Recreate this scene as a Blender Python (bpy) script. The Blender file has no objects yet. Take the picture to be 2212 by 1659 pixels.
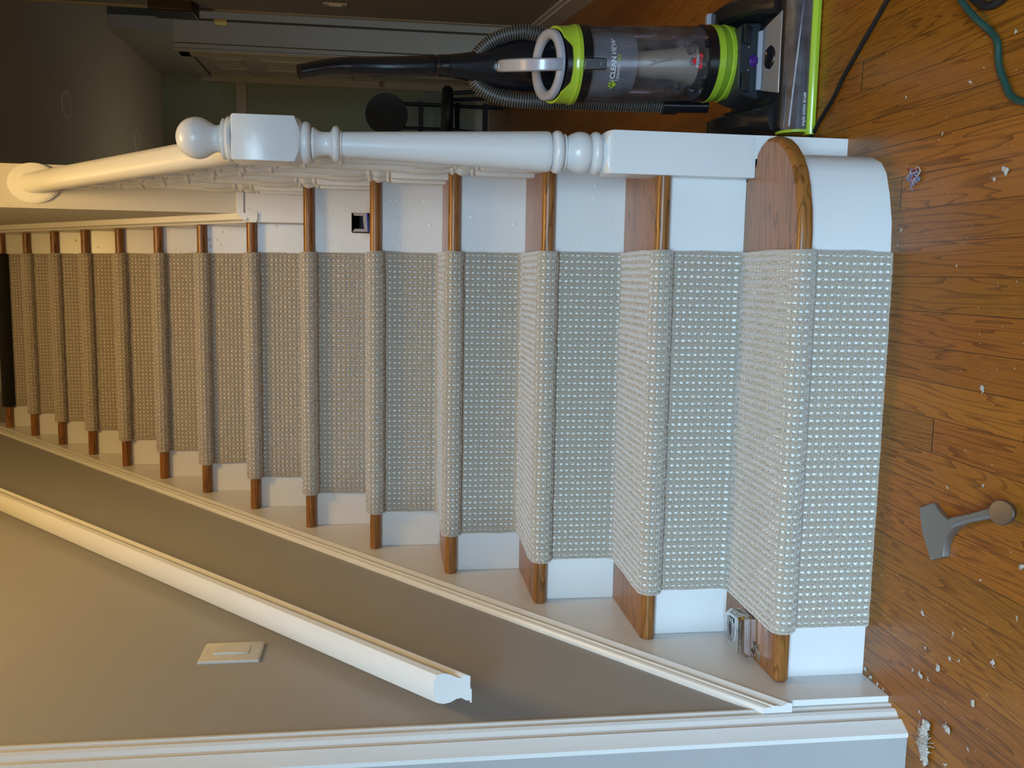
import bpy, bmesh, math, random
import numpy as np
from mathutils import Vector, Matrix
random.seed(4); np.random.seed(4)
PI = math.pi
S = bpy.context.scene
COL = S.collection
# ------------------------------------------------------------------ camera
cp = Vector((0.07186, -1.52234, 0.8818)); pitch, yaw, roll = -0.13501, -0.1215, 0.00144
fw = Vector((math.sin(yaw)*math.cos(pitch), math.cos(yaw)*math.cos(pitch), math.sin(pitch)))
rt = Vector((math.cos(yaw), -math.sin(yaw), 0)); up = rt.cross(fw)
rt2 = rt*math.cos(roll)+up*math.sin(roll); up2 = up*math.cos(roll)-rt*math.sin(roll)
cam = bpy.data.cameras.new('camera'); cam.sensor_width = 36; cam.lens = 36*1961.24/2212
cam.clip_start = .02
co = bpy.data.objects.new('camera', cam); COL.objects.link(co)
cx_, cy_, cz_ = -up2, rt2, -fw           # the phone was held sideways: the picture's left is the place's up
co.matrix_world = Matrix(((cx_.x, cy_.x, cz_.x, cp.x), (cx_.y, cy_.y, cz_.y, cp.y), (cx_.z, cy_.z, cz_.z, cp.z), (0, 0, 0, 1)))
S.camera = co
# ------------------------------------------------------------------ world, lights, exposure
w = bpy.data.worlds.new('world'); S.world = w; w.use_nodes = True
w.node_tree.nodes['Background'].inputs[0].default_value = (.5, .62, .8, 1)
w.node_tree.nodes['Background'].inputs[1].default_value = .06
def area(name, loc, target, sx, sy, power, color):
    l = bpy.data.lights.new(name, 'AREA'); l.shape = 'RECTANGLE'; l.size = sx; l.size_y = sy
    l.energy = power; l.color = color
    o = bpy.data.objects.new(name, l); COL.objects.link(o); o.location = loc
    o.rotation_euler = (Vector(target)-Vector(loc)).to_track_quat('-Z', 'Y').to_euler()
    return o
area('window_daylight', (.4, -6.0, 4.0), (-.2, -3.2, 1.6), 4.8, 3.7, 1750, (.50, .76, 1.0))
pl = bpy.data.lights.new('entry_ceiling_lamp', 'POINT'); pl.energy = 52; pl.color = (1.0, .64, .22); pl.shadow_soft_size = .20
plo = bpy.data.objects.new('entry_ceiling_lamp', pl); COL.objects.link(plo); plo.location = (.22, .12, 2.70)
rl = bpy.data.lights.new('hall_fill_light', 'POINT'); rl.energy = 4.5; rl.color = (1.0, .78, .42); rl.shadow_soft_size = .12  # added fill that lifts the dark far hall; no known lamp there
rlo = bpy.data.objects.new('hall_fill_light', rl); COL.objects.link(rlo); rlo.location = (.62, 5.5, 1.75)
area('top_riser_fill_light', (-.1, 2.6, 4.8), (-.1, 2.0, 2), .4, .4, 5, (1.0, .60, .22))  # weak warm fill added for the top riser, not a known fixture
S.view_settings.view_transform = 'Standard'; S.view_settings.look = 'None'
S.view_settings.gamma = 1; S.view_settings.use_curve_mapping = False
S.view_settings.exposure = 0.10

# ------------------------------------------------------------------ materials
def mk(name, col, rough=.5, metal=0, coat=0, spec=.5, bump=None, bscale=200, bstr=.1, emis=None):
    m = bpy.data.materials.new(name); m.use_nodes = True
    b = m.node_tree.nodes['Principled BSDF']
    b.inputs['Base Color'].default_value = (*col, 1); b.inputs['Roughness'].default_value = rough
    b.inputs['Metallic'].default_value = metal; b.inputs['Coat Weight'].default_value = coat
    b.inputs['Specular IOR Level'].default_value = spec
    N = m.node_tree.nodes; L = m.node_tree.links
    tc = N.new('ShaderNodeTexCoord')
    n2 = N.new('ShaderNodeTexNoise'); n2.inputs['Scale'].default_value = bscale; n2.inputs['Detail'].default_value = 4
    L.new(tc.outputs['Object'], n2.inputs['Vector'])
    bp = N.new('ShaderNodeBump'); bp.inputs['Strength'].default_value = bstr; bp.inputs['Distance'].default_value = .002
    L.new(n2.outputs['Fac'], bp.inputs['Height']); L.new(bp.outputs['Normal'], b.inputs['Normal'])
    # slight tone variation that stays with the thing
    n3 = N.new('ShaderNodeTexNoise'); n3.inputs['Scale'].default_value = 6; L.new(tc.outputs['Object'], n3.inputs['Vector'])
    mx = N.new('ShaderNodeMix'); mx.data_type = 'RGBA'; mx.inputs['Factor'].default_value = .5
    L.new(n3.outputs['Fac'], mx.inputs['Factor'])
    mx.inputs['A'].default_value = (*[c*.96 for c in col], 1); mx.inputs['B'].default_value = (*[min(1, c*1.03) for c in col], 1)
    L.new(mx.outputs['Result'], b.inputs['Base Color'])
    return m
def math_(N, L, op, a, b=None, c=None):
    n = N.new('ShaderNodeMath'); n.operation = op
    for i, v in enumerate((a, b, c)):
        if v is None: continue
        if isinstance(v, (int, float)): n.inputs[i].default_value = v
        else: L.new(v, n.inputs[i])
    return n.outputs[0]
def wood(name, dark, light, axis='X', rough=.3, coat=.3, ring=30, cross=9, along=.9, plank=None, bstr=.15):
    m = bpy.data.materials.new(name); m.use_nodes = True
    N = m.node_tree.nodes; L = m.node_tree.links; b = N['Principled BSDF']
    b.inputs['Roughness'].default_value = rough; b.inputs['Coat Weight'].default_value = coat; b.inputs['Coat Roughness'].default_value = .15
    tc = N.new('ShaderNodeTexCoord'); sp = N.new('ShaderNodeSeparateXYZ'); L.new(tc.outputs['Object'], sp.inputs[0])
    X, Y, Z = sp.outputs
    if axis == 'Y': l, c1, c2 = Y, X, Z
    else: l, c1, c2 = X, Y, Z
    pid = None
    if plank:
        c1s = math_(N, L, 'DIVIDE', math_(N, L, 'ADD', c1, plank[1]), plank[0])
        pi_ = math_(N, L, 'FLOOR', c1s)
        fr = math_(N, L, 'SUBTRACT', c1s, pi_)
        wn = N.new('ShaderNodeTexWhiteNoise'); wn.noise_dimensions = '1D'; L.new(pi_, wn.inputs['W'])
        ls = math_(N, L, 'DIVIDE', math_(N, L, 'ADD', l, math_(N, L, 'MULTIPLY', wn.outputs['Value'], 5.0)), 1.7)
        li = math_(N, L, 'FLOOR', ls); lf = math_(N, L, 'SUBTRACT', ls, li)
        pid = math_(N, L, 'ADD', math_(N, L, 'MULTIPLY', pi_, 7.31), math_(N, L, 'MULTIPLY', li, 3.17))
        wn2 = N.new('ShaderNodeTexWhiteNoise'); wn2.noise_dimensions = '1D'; L.new(pid, wn2.inputs['W'])
    cb = N.new('ShaderNodeCombineXYZ')
    L.new(math_(N, L, 'MULTIPLY', l, along), cb.inputs[0]); L.new(math_(N, L, 'MULTIPLY', c1, cross), cb.inputs[1]); L.new(math_(N, L, 'MULTIPLY', c2, cross), cb.inputs[2])
    vec = cb.outputs[0]
    if pid is not None:
        cb2 = N.new('ShaderNodeCombineXYZ'); L.new(math_(N, L, 'MULTIPLY', pid, 1.7), cb2.inputs[2]); L.new(math_(N, L, 'MULTIPLY', pid, .9), cb2.inputs[0])
        va = N.new('ShaderNodeVectorMath'); L.new(vec, va.inputs[0]); L.new(cb2.outputs[0], va.inputs[1]); vec = va.outputs[0]
    n1 = N.new('ShaderNodeTexNoise'); n1.inputs['Scale'].default_value = 1; n1.inputs['Detail'].default_value = 3; n1.inputs['Roughness'].default_value = .45
    L.new(vec, n1.inputs['Vector'])
    rings = math_(N, L, 'FRACT', math_(N, L, 'MULTIPLY', n1.outputs['Fac'], ring))
    rr = N.new('ShaderNodeValToRGB'); L.new(rings, rr.inputs[0])
    e = rr.color_ramp.elements; e[0].position = 0; e[0].color = (.25, .25, .25, 1); e[1].position = 1; e[1].color = (.95, .95, .95, 1)
    e.new(.12).color = (.45, .45, .45, 1); e.new(.35).color = (.9, .9, .9, 1); e.new(.85).color = (.8, .8, .8, 1)
    b.inputs['Specular IOR Level'].default_value = .38
    # fine pores
    cb3 = N.new('ShaderNodeCombineXYZ'); L.new(math_(N, L, 'MULTIPLY', l, 26), cb3.inputs[0]); L.new(math_(N, L, 'MULTIPLY', c1, 420), cb3.inputs[1]); L.new(math_(N, L, 'MULTIPLY', c2, 420), cb3.inputs[2])
    n2 = N.new('ShaderNodeTexNoise'); n2.inputs['Scale'].default_value = 1; n2.inputs['Detail'].default_value = 2; L.new(cb3.outputs[0], n2.inputs['Vector'])
    pr = N.new('ShaderNodeMapRange'); L.new(n2.outputs['Fac'], pr.inputs[0]); pr.inputs[1].default_value = .38; pr.inputs[2].default_value = .54; pr.inputs[3].default_value = .35; pr.inputs[4].default_value = 1
    n4 = N.new('ShaderNodeTexNoise'); n4.inputs['Scale'].default_value = .6; n4.inputs['Detail'].default_value = 3; L.new(vec, n4.inputs['Vector'])
    pm = N.new('ShaderNodeMapRange'); L.new(n4.outputs['Fac'], pm.inputs[0]); pm.inputs[1].default_value = .42; pm.inputs[2].default_value = .62; pm.inputs[3].default_value = 0; pm.inputs[4].default_value = .8
    pores = math_(N, L, 'SUBTRACT', 1, math_(N, L, 'MULTIPLY', math_(N, L, 'SUBTRACT', 1, pr.outputs[0]), pm.outputs[0]))
    fac = math_(N, L, 'MULTIPLY', rr.outputs[0], pores)
    mx = N.new('ShaderNodeMix'); mx.data_type = 'RGBA'; L.new(fac, mx.inputs['Factor']); mx.inputs['A'].default_value = (*dark, 1); mx.inputs['B'].default_value = (*light, 1)
    colr = mx.outputs['Result']; hgt = fac
    if plank:
        hv = N.new('ShaderNodeHueSaturation'); L.new(colr, hv.inputs['Color'])
        L.new(math_(N, L, 'ADD', .82, math_(N, L, 'MULTIPLY', wn2.outputs['Value'], .30)), hv.inputs['Value'])
        wn3 = N.new('ShaderNodeTexWhiteNoise'); wn3.noise_dimensions = '1D'; L.new(math_(N, L, 'ADD', pid, 11.3), wn3.inputs['W'])
        L.new(math_(N, L, 'ADD', .494, math_(N, L, 'MULTIPLY', wn3.outputs['Value'], .010)), hv.inputs['Hue'])
        s1 = math_(N, L, 'GREATER_THAN', fr, .018); s2 = math_(N, L, 'GREATER_THAN', lf, .0016)
        seam = math_(N, L, 'MULTIPLY', s1, s2)
        mx2 = N.new('ShaderNodeMix'); mx2.data_type = 'RGBA'; L.new(seam, mx2.inputs['Factor']); mx2.inputs['A'].default_value = (.035, .014, .005, 1)
        L.new(hv.outputs[0], mx2.inputs['B']); colr = mx2.outputs['Result']
        hgt = math_(N, L, 'ADD', math_(N, L, 'MULTIPLY', seam, 4), fac)
    L.new(colr, b.inputs['Base Color'])
    bp = N.new('ShaderNodeBump'); bp.inputs['Strength'].default_value = bstr; bp.inputs['Distance'].default_value = .0006
    L.new(hgt, bp.inputs['Height']); L.new(bp.outputs['Normal'], b.inputs['Normal'])
    return m
M = {}
M['white'] = mk('white_gloss_paint', (.78, .78, .77), .28, bscale=60, bstr=.25)
M['white_old'] = mk('lumpy_white_paint', (.78, .77, .75), .3, bscale=38, bstr=.8)
def old_paint():
    m = M['white_old']; N = m.node_tree.nodes; L = m.node_tree.links
    bp = [n for n in N if n.type == 'BUMP'][0]; tc = [n for n in N if n.type == 'TEX_COORD'][0]
    v = N.new('ShaderNodeTexVoronoi'); v.inputs['Scale'].default_value = 32; L.new(tc.outputs['Object'], v.inputs['Vector'])
    mr = N.new('ShaderNodeMapRange'); L.new(v.outputs['Distance'], mr.inputs[0]); mr.inputs[1].default_value = .16; mr.inputs[2].default_value = .04; mr.inputs[3].default_value = 0; mr.inputs[4].default_value = 1
    n = N.new('ShaderNodeTexNoise'); n.inputs['Scale'].default_value = 28; L.new(tc.outputs['Object'], n.inputs['Vector'])
    L.new(math_(N, L, 'ADD', math_(N, L, 'MULTIPLY', mr.outputs[0], .8), math_(N, L, 'MULTIPLY', n.outputs['Fac'], .5)), bp.inputs['Height'])
    bp.inputs['Strength'].default_value = .55
old_paint()
M['white_rail'] = mk('white_rail_paint', (.78, .77, .74), .3, bscale=30, bstr=.15)
M['wall'] = mk('grey_wall_paint', (.41, .405, .40), .75, bscale=150, bstr=.08, spec=.25)
M['wall_in'] = mk('white_wall_paint', (.62, .60, .57), .6, bscale=150, bstr=.08, spec=.3)
M['wall_hall'] = mk('hall_wall_paint', (.36, .35, .34), .8, spec=.2)
M['wall_green'] = mk('sage_wall_paint', (.26, .30, .24), .8, spec=.2)
M['ceil'] = mk('ceiling_paint', (.62, .60, .56), .85, spec=.2)
M['floor'] = wood('oak_floor', (.085, .028, .003), (.335, .124, .013), 'Y', .34, .06, ring=19, cross=17, along=1.0, plank=(.0572, .0355), bstr=.12)
M['oak'] = wood('oak_nosing', (.062, .022, .006), (.35, .142, .032), 'X', .33, .15, ring=16, cross=15, along=1.2)
M['green'] = mk('lime_green_plastic', (.40, .58, .04), .22, coat=.4, bstr=.02)
M['olive'] = mk('olive_green_plastic', (.20, .34, .02), .35, bstr=.02)
M['black'] = mk('black_plastic', (.007, .008, .011), .22, coat=.3, bstr=.06)
M['blackm'] = mk('matte_black_plastic', (.012, .013, .016), .5)
M['dark'] = mk('dark_grey_plastic', (.03, .035, .04), .4)
M['grey'] = mk('grey_plastic', (.40, .40, .46), .25, coat=.3, bstr=.03)
M['silver'] = mk('silver_plastic', (.42, .40, .40), .35, metal=.5, bstr=.4, bscale=90)
M['chrome'] = mk('chrome', (.62, .60, .60), .1, metal=1, bstr=.05)
M['steel'] = mk('brushed_steel', (.36, .37, .37), .42, metal=.9, bstr=.2, bscale=300)
M['worn'] = mk('worn_steel', (.20, .18, .17), .34, metal=.9, bstr=.03, bscale=250)
M['hall_trim'] = mk('cream_trim_paint', (.42, .38, .31), .5)
M['brass'] = mk('brass', (.5, .30, .07), .3, metal=1)
M['purple'] = mk('purple_plastic', (.06, .010, .16), .35)
M['red'] = mk('red_print', (.75, .02, .03), .4)
M['print_white'] = mk('white_print', (.75, .78, .82), .4)
M['print_black'] = mk('black_print', (.01, .01, .01), .5)
M['print_green'] = mk('green_print', (.42, .62, .02), .4)
M['cream'] = mk('cream_filter_plastic', (.60, .50, .34), .6)
M['dust'] = mk('dust', (.22, .18, .16), .9, bscale=120, bstr=1)
M['hose'] = mk('hose_dark', (.02, .02, .02), .5)
M['coil'] = mk('hose_coil', (.17, .15, .12), .4)
M['fluff'] = mk('carpet_fluff', (.62, .58, .52), .95, bscale=900, bstr=1)
M['blue_yarn'] = mk('blue_lint', (.20, .22, .35), .9)
M['red_yarn'] = mk('red_lint', (.25, .01, .03), .9)
M['cord_black'] = mk('black_rubber', (.012, .011, .014), .45)
M['cord_green'] = mk('green_rubber', (.010, .055, .045), .5)
M['box_blue'] = mk('blue_card', (.015, .02, .30), .5)
M['box_dark'] = mk('dark_card', (.05, .03, .035), .7)
M['card'] = mk('grey_card', (.42, .37, .36), .7)
M['brown'] = mk('dark_brown_wood', (.03, .015, .008), .5)
M['layer_black'] = mk('black_layer', (.012, .010, .009), .95, bscale=500, bstr=1)
M['ivory'] = mk('ivory_plastic', (.70, .67, .58), .35)
def clear(name, col, gl=.10, hz=(.07, .32)):
    m = bpy.data.materials.new(name); m.use_nodes = True
    N = m.node_tree.nodes; L = m.node_tree.links; N.remove(N['Principled BSDF'])
    t = N.new('ShaderNodeBsdfTransparent'); t.inputs[0].default_value = (*col, 1)
    g = N.new('ShaderNodeBsdfGlossy'); g.inputs['Roughness'].default_value = .06; g.inputs[0].default_value = (.9, .92, 1, 1)
    f = N.new('ShaderNodeLayerWeight'); f.inputs[0].default_value = .25
    a = math_(N, L, 'ADD', math_(N, L, 'MULTIPLY', f.outputs['Fresnel'], .6), gl)
    d = N.new('ShaderNodeBsdfDiffuse'); d.inputs[0].default_value = (.30, .29, .31, 1) if hz[0] < .3 else (.55, .56, .58, 1)
    nz = N.new('ShaderNodeTexNoise'); nz.inputs['Scale'].default_value = 30; nz.inputs['Detail'].default_value = 6
    tc = N.new('ShaderNodeTexCoord'); L.new(tc.outputs['Object'], nz.inputs['Vector'])
    mr = N.new('ShaderNodeMapRange'); L.new(nz.outputs['Fac'], mr.inputs[0]); mr.inputs[1].default_value = .35; mr.inputs[2].default_value = .8; mr.inputs[3].default_value = hz[0]; mr.inputs[4].default_value = hz[1]
    m0 = N.new('ShaderNodeMixShader'); L.new(mr.outputs[0], m0.inputs[0]); L.new(t.outputs[0], m0.inputs[1]); L.new(d.outputs[0], m0.inputs[2])
    mx = N.new('ShaderNodeMixShader'); L.new(a, mx.inputs[0]); L.new(m0.outputs[0], mx.inputs[1]); L.new(g.outputs[0], mx.inputs[2])
    L.new(mx.outputs[0], N['Material Output'].inputs[0]); return m
M['clear'] = clear('smoky_clear_plastic', (.74, .73, .78))
M['frost'] = clear('frosted_plastic', (.6, .62, .65), .12, (.5, .7))
# carpet: recessed pale tufts on a taupe pile, laid out on the runner's own length and width
def carpet():
    m = bpy.data.materials.new('loop_carpet'); m.use_nodes = True
    N = m.node_tree.nodes; L = m.node_tree.links; b = N['Principled BSDF']
    b.inputs['Roughness'].default_value = .95; b.inputs['Specular IOR Level'].default_value = .1
    b.inputs['Sheen Weight'].default_value = 1.0; b.inputs['Sheen Roughness'].default_value = .5
    uv = N.new('ShaderNodeUVMap'); uv.uv_map = 'UVMap'; sp = N.new('ShaderNodeSeparateXYZ')
    nd = N.new('ShaderNodeTexNoise'); nd.inputs['Scale'].default_value = 90; nd.inputs['Detail'].default_value = 2; L.new(uv.outputs[0], nd.inputs['Vector'])
    sv = N.new('ShaderNodeVectorMath'); sv.operation = 'SUBTRACT'; L.new(nd.outputs['Color'], sv.inputs[0]); sv.inputs[1].default_value = (.5, .5, .5)
    sc = N.new('ShaderNodeVectorMath'); sc.operation = 'SCALE'; L.new(sv.outputs[0], sc.inputs[0]); sc.inputs['Scale'].default_value = .0035
    ad = N.new('ShaderNodeVectorMath'); L.new(uv.outputs[0], ad.inputs[0]); L.new(sc.outputs[0], ad.inputs[1]); L.new(ad.outputs[0], sp.inputs[0])
    def dist(v, per):
        q = math_(N, L, 'DIVIDE', v, per); f = math_(N, L, 'FRACT', q)
        return math_(N, L, 'MULTIPLY', math_(N, L, 'ABSOLUTE', math_(N, L, 'SUBTRACT', f, .5)), per)
    du = dist(sp.outputs[0], .014); dv = dist(sp.outputs[1], .0128)
    r = math_(N, L, 'ADD', math_(N, L, 'POWER', math_(N, L, 'DIVIDE', du, .0022), 2), math_(N, L, 'POWER', math_(N, L, 'DIVIDE', dv, .0033), 2))
    n1 = N.new('ShaderNodeTexNoise'); n1.inputs['Scale'].default_value = 330; n1.inputs['Detail'].default_value = 3; L.new(uv.outputs[0], n1.inputs['Vector'])
    r2 = math_(N, L, 'ADD', r, math_(N, L, 'MULTIPLY', math_(N, L, 'SUBTRACT', n1.outputs['Fac'], .5), 3.0))
    mr = N.new('ShaderNodeMapRange'); L.new(r2, mr.inputs[0]); mr.inputs[1].default_value = 1.25; mr.inputs[2].default_value = .6; mr.inputs[3].default_value = 0; mr.inputs[4].default_value = 1
    # leave the bound side margins plain
    mb = math_(N, L, 'MULTIPLY', math_(N, L, 'GREATER_THAN', sp.outputs[0], .007), math_(N, L, 'LESS_THAN', sp.outputs[0], .679))
    mask = math_(N, L, 'MULTIPLY', mr.outputs[0], mb)
    base = N.new('ShaderNodeMix'); base.data_type = 'RGBA'; n2 = N.new('ShaderNodeTexNoise'); n2.inputs['Scale'].default_value = 480; n2.inputs['Detail'].default_value = 4; L.new(uv.outputs[0], n2.inputs['Vector'])
    m2 = N.new('ShaderNodeMapRange'); L.new(n2.outputs['Fac'], m2.inputs[0]); m2.inputs[1].default_value = .3; m2.inputs[2].default_value = .7; L.new(m2.outputs[0], base.inputs['Factor'])
    base.inputs['A'].default_value = (.20, .166, .126, 1); base.inputs['B'].default_value = (.66, .572, .462, 1)
    mx = N.new('ShaderNodeMix'); mx.data_type = 'RGBA'; L.new(mask, mx.inputs['Factor']); L.new(base.outputs['Result'], mx.inputs['A']); mx.inputs['B'].default_value = (.88, .86, .80, 1)
    L.new(mx.outputs['Result'], b.inputs['Base Color'])
    bp = N.new('ShaderNodeBump'); bp.inputs['Strength'].default_value = .8; bp.inputs['Distance'].default_value = .0018
    L.new(n2.outputs['Fac'], bp.inputs['Height']); L.new(bp.outputs['Normal'], b.inputs['Normal'])
    return m
M['carpet'] = carpet()

# ------------------------------------------------------------------ mesh helpers
class G:
    def __init__(s): s.v = []; s.f = []
    def add(s, vs, fs):
        o = len(s.v); s.v += [Vector(p) for p in vs]; s.f += [tuple(i+o for i in f) for f in fs]; return s
    def box(s, a, b):
        (x0, y0, z0), (x1, y1, z1) = a, b
        return s.add([(x0, y0, z0), (x1, y0, z0), (x1, y1, z0), (x0, y1, z0), (x0, y0, z1), (x1, y0, z1), (x1, y1, z1), (x0, y1, z1)],
                     [(3, 2, 1, 0), (4, 5, 6, 7), (0, 1, 5, 4), (1, 2, 6, 5), (2, 3, 7, 6), (3, 0, 4, 7)])
    def loft(s, rings, cap=True, closed=False):
        n = len(rings[0]); vs = [p for r in rings for p in r]; fs = []
        m = len(rings)
        for i in range(m if closed else m-1):
            j = (i+1) % m
            for k in range(n):
                l = (k+1) % n; fs.append((i*n+k, i*n+l, j*n+l, j*n+k))
        if cap and not closed: fs += [tuple(reversed(range(n))), tuple(range((m-1)*n, m*n))]
        return s.add(vs, fs)
    def prism(s, poly, lo, hi, axis='z'):      # poly in the two other axes
        def P(p, t): return {'z': (p[0], p[1], t), 'x': (t, p[0], p[1]), 'y': (p[0], t, p[1])}[axis]
        return s.loft([[P(p, lo) for p in poly], [P(p, hi) for p in poly]])
    def sweep(s, prof, p0, p1, A, B):
        p0, p1, A, B = map(Vector, (p0, p1, A, B))
        return s.loft([[p0+A*a+B*b for a, b in prof], [p1+A*a+B*b for a, b in prof]])
    def lathe(s, prof, c=(0, 0, 0), n=40, R=None):
        rings = []
        for r, z in prof:
            ring = [Vector((r*math.cos(2*PI*k/n), r*math.sin(2*PI*k/n), z)) for k in range(n)]
            if R is not None: ring = [R @ p for p in ring]
            rings.append([p+Vector(c) for p in ring])
        return s.loft(rings)
    def tube(s, pts, rad, n=12, closed=False, sx=1, cap=True):
        pts = [Vector(p) for p in pts]; rings = []; m = len(pts); ref = None
        for i, p in enumerate(pts):
            a = pts[(i-1) % m] if closed else pts[max(i-1, 0)]; b = pts[(i+1) % m] if closed else pts[min(i+1, m-1)]
            t = (b-a).normalized()
            if ref is None: ref = Vector((0, 0, 1)) if abs(t.z) < .8 else Vector((0, 1, 0))
            u = (ref - t*ref.dot(t)).normalized(); v = t.cross(u); ref = u
            r = rad[i] if isinstance(rad, (list, tuple)) else rad
            rings.append([p+u*r*math.cos(2*PI*k/n)*sx+v*r*math.sin(2*PI*k/n) for k in range(n)])
        return s.loft(rings, cap, closed)
    def ell(s, rows, n=32):                    # rows: (z, xc, yc, rx, ry[, power])
        rings = []
        for z, xc, yc, rx, ry in rows:
            rings.append([(xc+rx*math.cos(2*PI*k/n), yc+ry*math.sin(2*PI*k/n), z) for k in range(n)])
        return s.loft(rings)
    def blob(s, c, r, sub=2, amp=.4, flat=1, seed=0):
        bm = bmesh.new(); bmesh.ops.create_icosphere(bm, subdivisions=sub, radius=1)
        rnd = random.Random(seed); ph = [rnd.uniform(0, 6) for _ in range(6)]
        vs = []
        for q in bm.verts:
            p = q.co.copy(); k = 1+amp*(math.sin(p.x*5+ph[0])*math.sin(p.y*6+ph[1])+.6*math.sin(p.z*9+ph[2]+p.x*7)+rnd.uniform(-.35, .35))
            p *= k; vs.append((c[0]+p.x*r, c[1]+p.y*r, c[2]+p.z*r*flat))
        bm.verts.ensure_lookup_table(); fs = [tuple(q.index for q in f.verts) for f in bm.faces]; bm.free()
        return s.add(vs, fs)
    def apply(s, fn): s.v = [Vector(fn(p)) for p in s.v]; return s
    def build(s, name, mat, parent=None, smooth=None, bevel=0, seg=3, off=None, origin=None):
        me = bpy.data.meshes.new(name)
        o = bpy.data.objects.new(name, me); COL.objects.link(o)
        base = Vector((0, 0, 0))
        if parent is not None:
            q = parent; 
            while q is not None: base += q.location; q = q.parent
            o.parent = parent
        elif origin is not None: base = Vector(origin); o.location = base
        me.from_pydata([tuple(p-base) for p in s.v], [], s.f); me.update()
        bm = bmesh.new(); bm.from_mesh(me); bmesh.ops.recalc_face_normals(bm, faces=bm.faces); bm.to_mesh(me); bm.free()
        me.materials.append(M[mat] if isinstance(mat, str) else mat)
        if smooth is not None:
            for p in me.polygons: p.use_smooth = True
            me.set_sharp_from_angle(angle=math.radians(smooth))
        if bevel:
            b = o.modifiers.new('bevel', 'BEVEL'); b.width = bevel; b.segments = seg; b.limit_method = 'ANGLE'; b.angle_limit = math.radians(40)
            if smooth is None:
                for p in me.polygons: p.use_smooth = True
                me.set_sharp_from_angle(angle=math.radians(50))
            b.harden_normals = False
        return o
def thing(name, label, cat, loc=(0, 0, 0), group=None):
    o = bpy.data.objects.new(name, None); COL.objects.link(o); o.location = loc; o.empty_display_size = .05
    return tag(o, label, cat, group)
def tag(o, label, cat, group=None, kind=None):
    o['label'] = label; o['category'] = cat
    if group: o['group'] = group
    if kind: o['kind'] = kind
    return o
def struct(name, g, mat, parent=None, **k):
    o = g.build(name, mat, parent, **k); o['kind'] = 'structure'
    return o
def text_mesh(txt, size, shear=0, bold=0, space=1.0):
    c = bpy.data.curves.new('t', 'FONT'); c.body = txt; c.size = size; c.shear = shear; c.offset = bold; c.align_x = 'CENTER'; c.align_y = 'CENTER'
    c.space_character = space; c.extrude = .0002; c.resolution_u = 3
    o = bpy.data.objects.new('t', c); COL.objects.link(o)
    dg = bpy.context.evaluated_depsgraph_get(); me = bpy.data.meshes.new_from_object(o.evaluated_get(dg))
    vs = [v.co.copy() for v in me.vertices]; fs = [tuple(p.vertices) for p in me.polygons]
    bpy.data.objects.remove(o); bpy.data.curves.remove(c); bpy.data.meshes.remove(me)
    return vs, fs

h, d, ov, T = .18607, .21867, .029, .028
XS, XR, RW = -.66, .1218, .686
# ------------------------------------------------------------------ the room shell
struct('floor', G().box((-2.6, -3.2, -.05), (3.4, 7.0, 0)), 'floor')
struct('wall_left', G().prism([(-.80, -.155), (-.7035, -.155), (-.7035, -.130), (-.6751, -.095), (-.675, -.092), (-.675, 4.3), (-.80, 4.3)], 0, 5.0), 'wall')
struct('wall_front', G().box((-2.6, -.155, 0), (-.80, -.03, 2.75)), 'wall')
struct('wall_side', G().box((-2.72, -3.2, 0), (-2.6, -.03, 2.75)), 'wall')
struct('wall_entry', G().box((-2.6, -3.32, 0), (-1.3, -3.2, 2.75)).box((.70, -3.32, 0), (1.26, -3.2, 2.75)).box((-1.3, -3.32, 0), (.70, -3.2, .25)).box((-1.3, -3.32, 2.35), (.70, -3.2, 2.75)), 'wall')
struct('wall_right', G().prism([(.74, -3.2), (.74, -.35), (1.26, -.35), (1.26, 2.42), (1.42, 3.60), (1.56, 3.60), (1.56, -3.2)], 0, 2.8), 'wall_hall')  # near jog, out of view, added to cut daylight reaching the hall
struct('baseboard_right', G().prism([(1.245, -.35), (1.245, 2.42), (1.405, 3.60), (1.42, 3.60), (1.26, 2.42), (1.26, -.35)], 0, .10)
       .prism([(1.250, -.35), (1.250, 2.42), (1.410, 3.60), (1.42, 3.60), (1.26, 2.42), (1.26, -.35)], .10, .125), 'white')
struct('wall_inner', G().box((.235, 1.27, 0), (.358, 4.3, 5.0)), 'wall_in')
SIDE_PANEL = (G().prism([(.30, 0), (1.27, 0), (1.27, 6*h-T), (1.09, 6*h-T), (1.09, 5*h-T), (.875, 5*h-T), (.875, 4*h-T), (.656, 4*h-T), (.656, 3*h-T), (.437, 3*h-T), (.437, 2*h-T), (.30, 2*h-T)], .30, .325, 'x'))
struct('wall_far', G().box((.358, 6.8, 0), (3.4, 6.95, 2.8)), 'wall_green')
struct('wall_landing', G().box((-.80, 4.2, 0), (.235, 4.3, 5.0)), 'wall')
struct('wall_passage', G().box((3.3, 3.6, 0), (3.4, 6.8, 2.8)), 'wall_hall')
struct('wall_closet', G().box((1.705, 5.30, 0), (1.80, 5.98, 2.8)).box((1.705, 5.98, 2.42), (1.80, 6.8, 2.8)), 'wall_hall')
struct('ceiling', G().box((.358, -3.2, 2.8), (3.4, 7.0, 2.95)).box((-2.6, -3.2, 2.75), (.358, 0.0, 2.95)), 'ceil')
struct('ceiling_upper', G().box((-.80, -.12, 5.0), (.36, 4.3, 5.1)).box((-.80, -.12, 2.95), (.36, 0, 5.0)).box((.358, -.12, 2.95), (.45, 4.3, 5.0)), 'ceil')
struct('floor_landing', G().box((-.675, 13*d+.03, 13*h+.1), (.235, 4.2, 14*h-.002)), 'oak')
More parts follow.
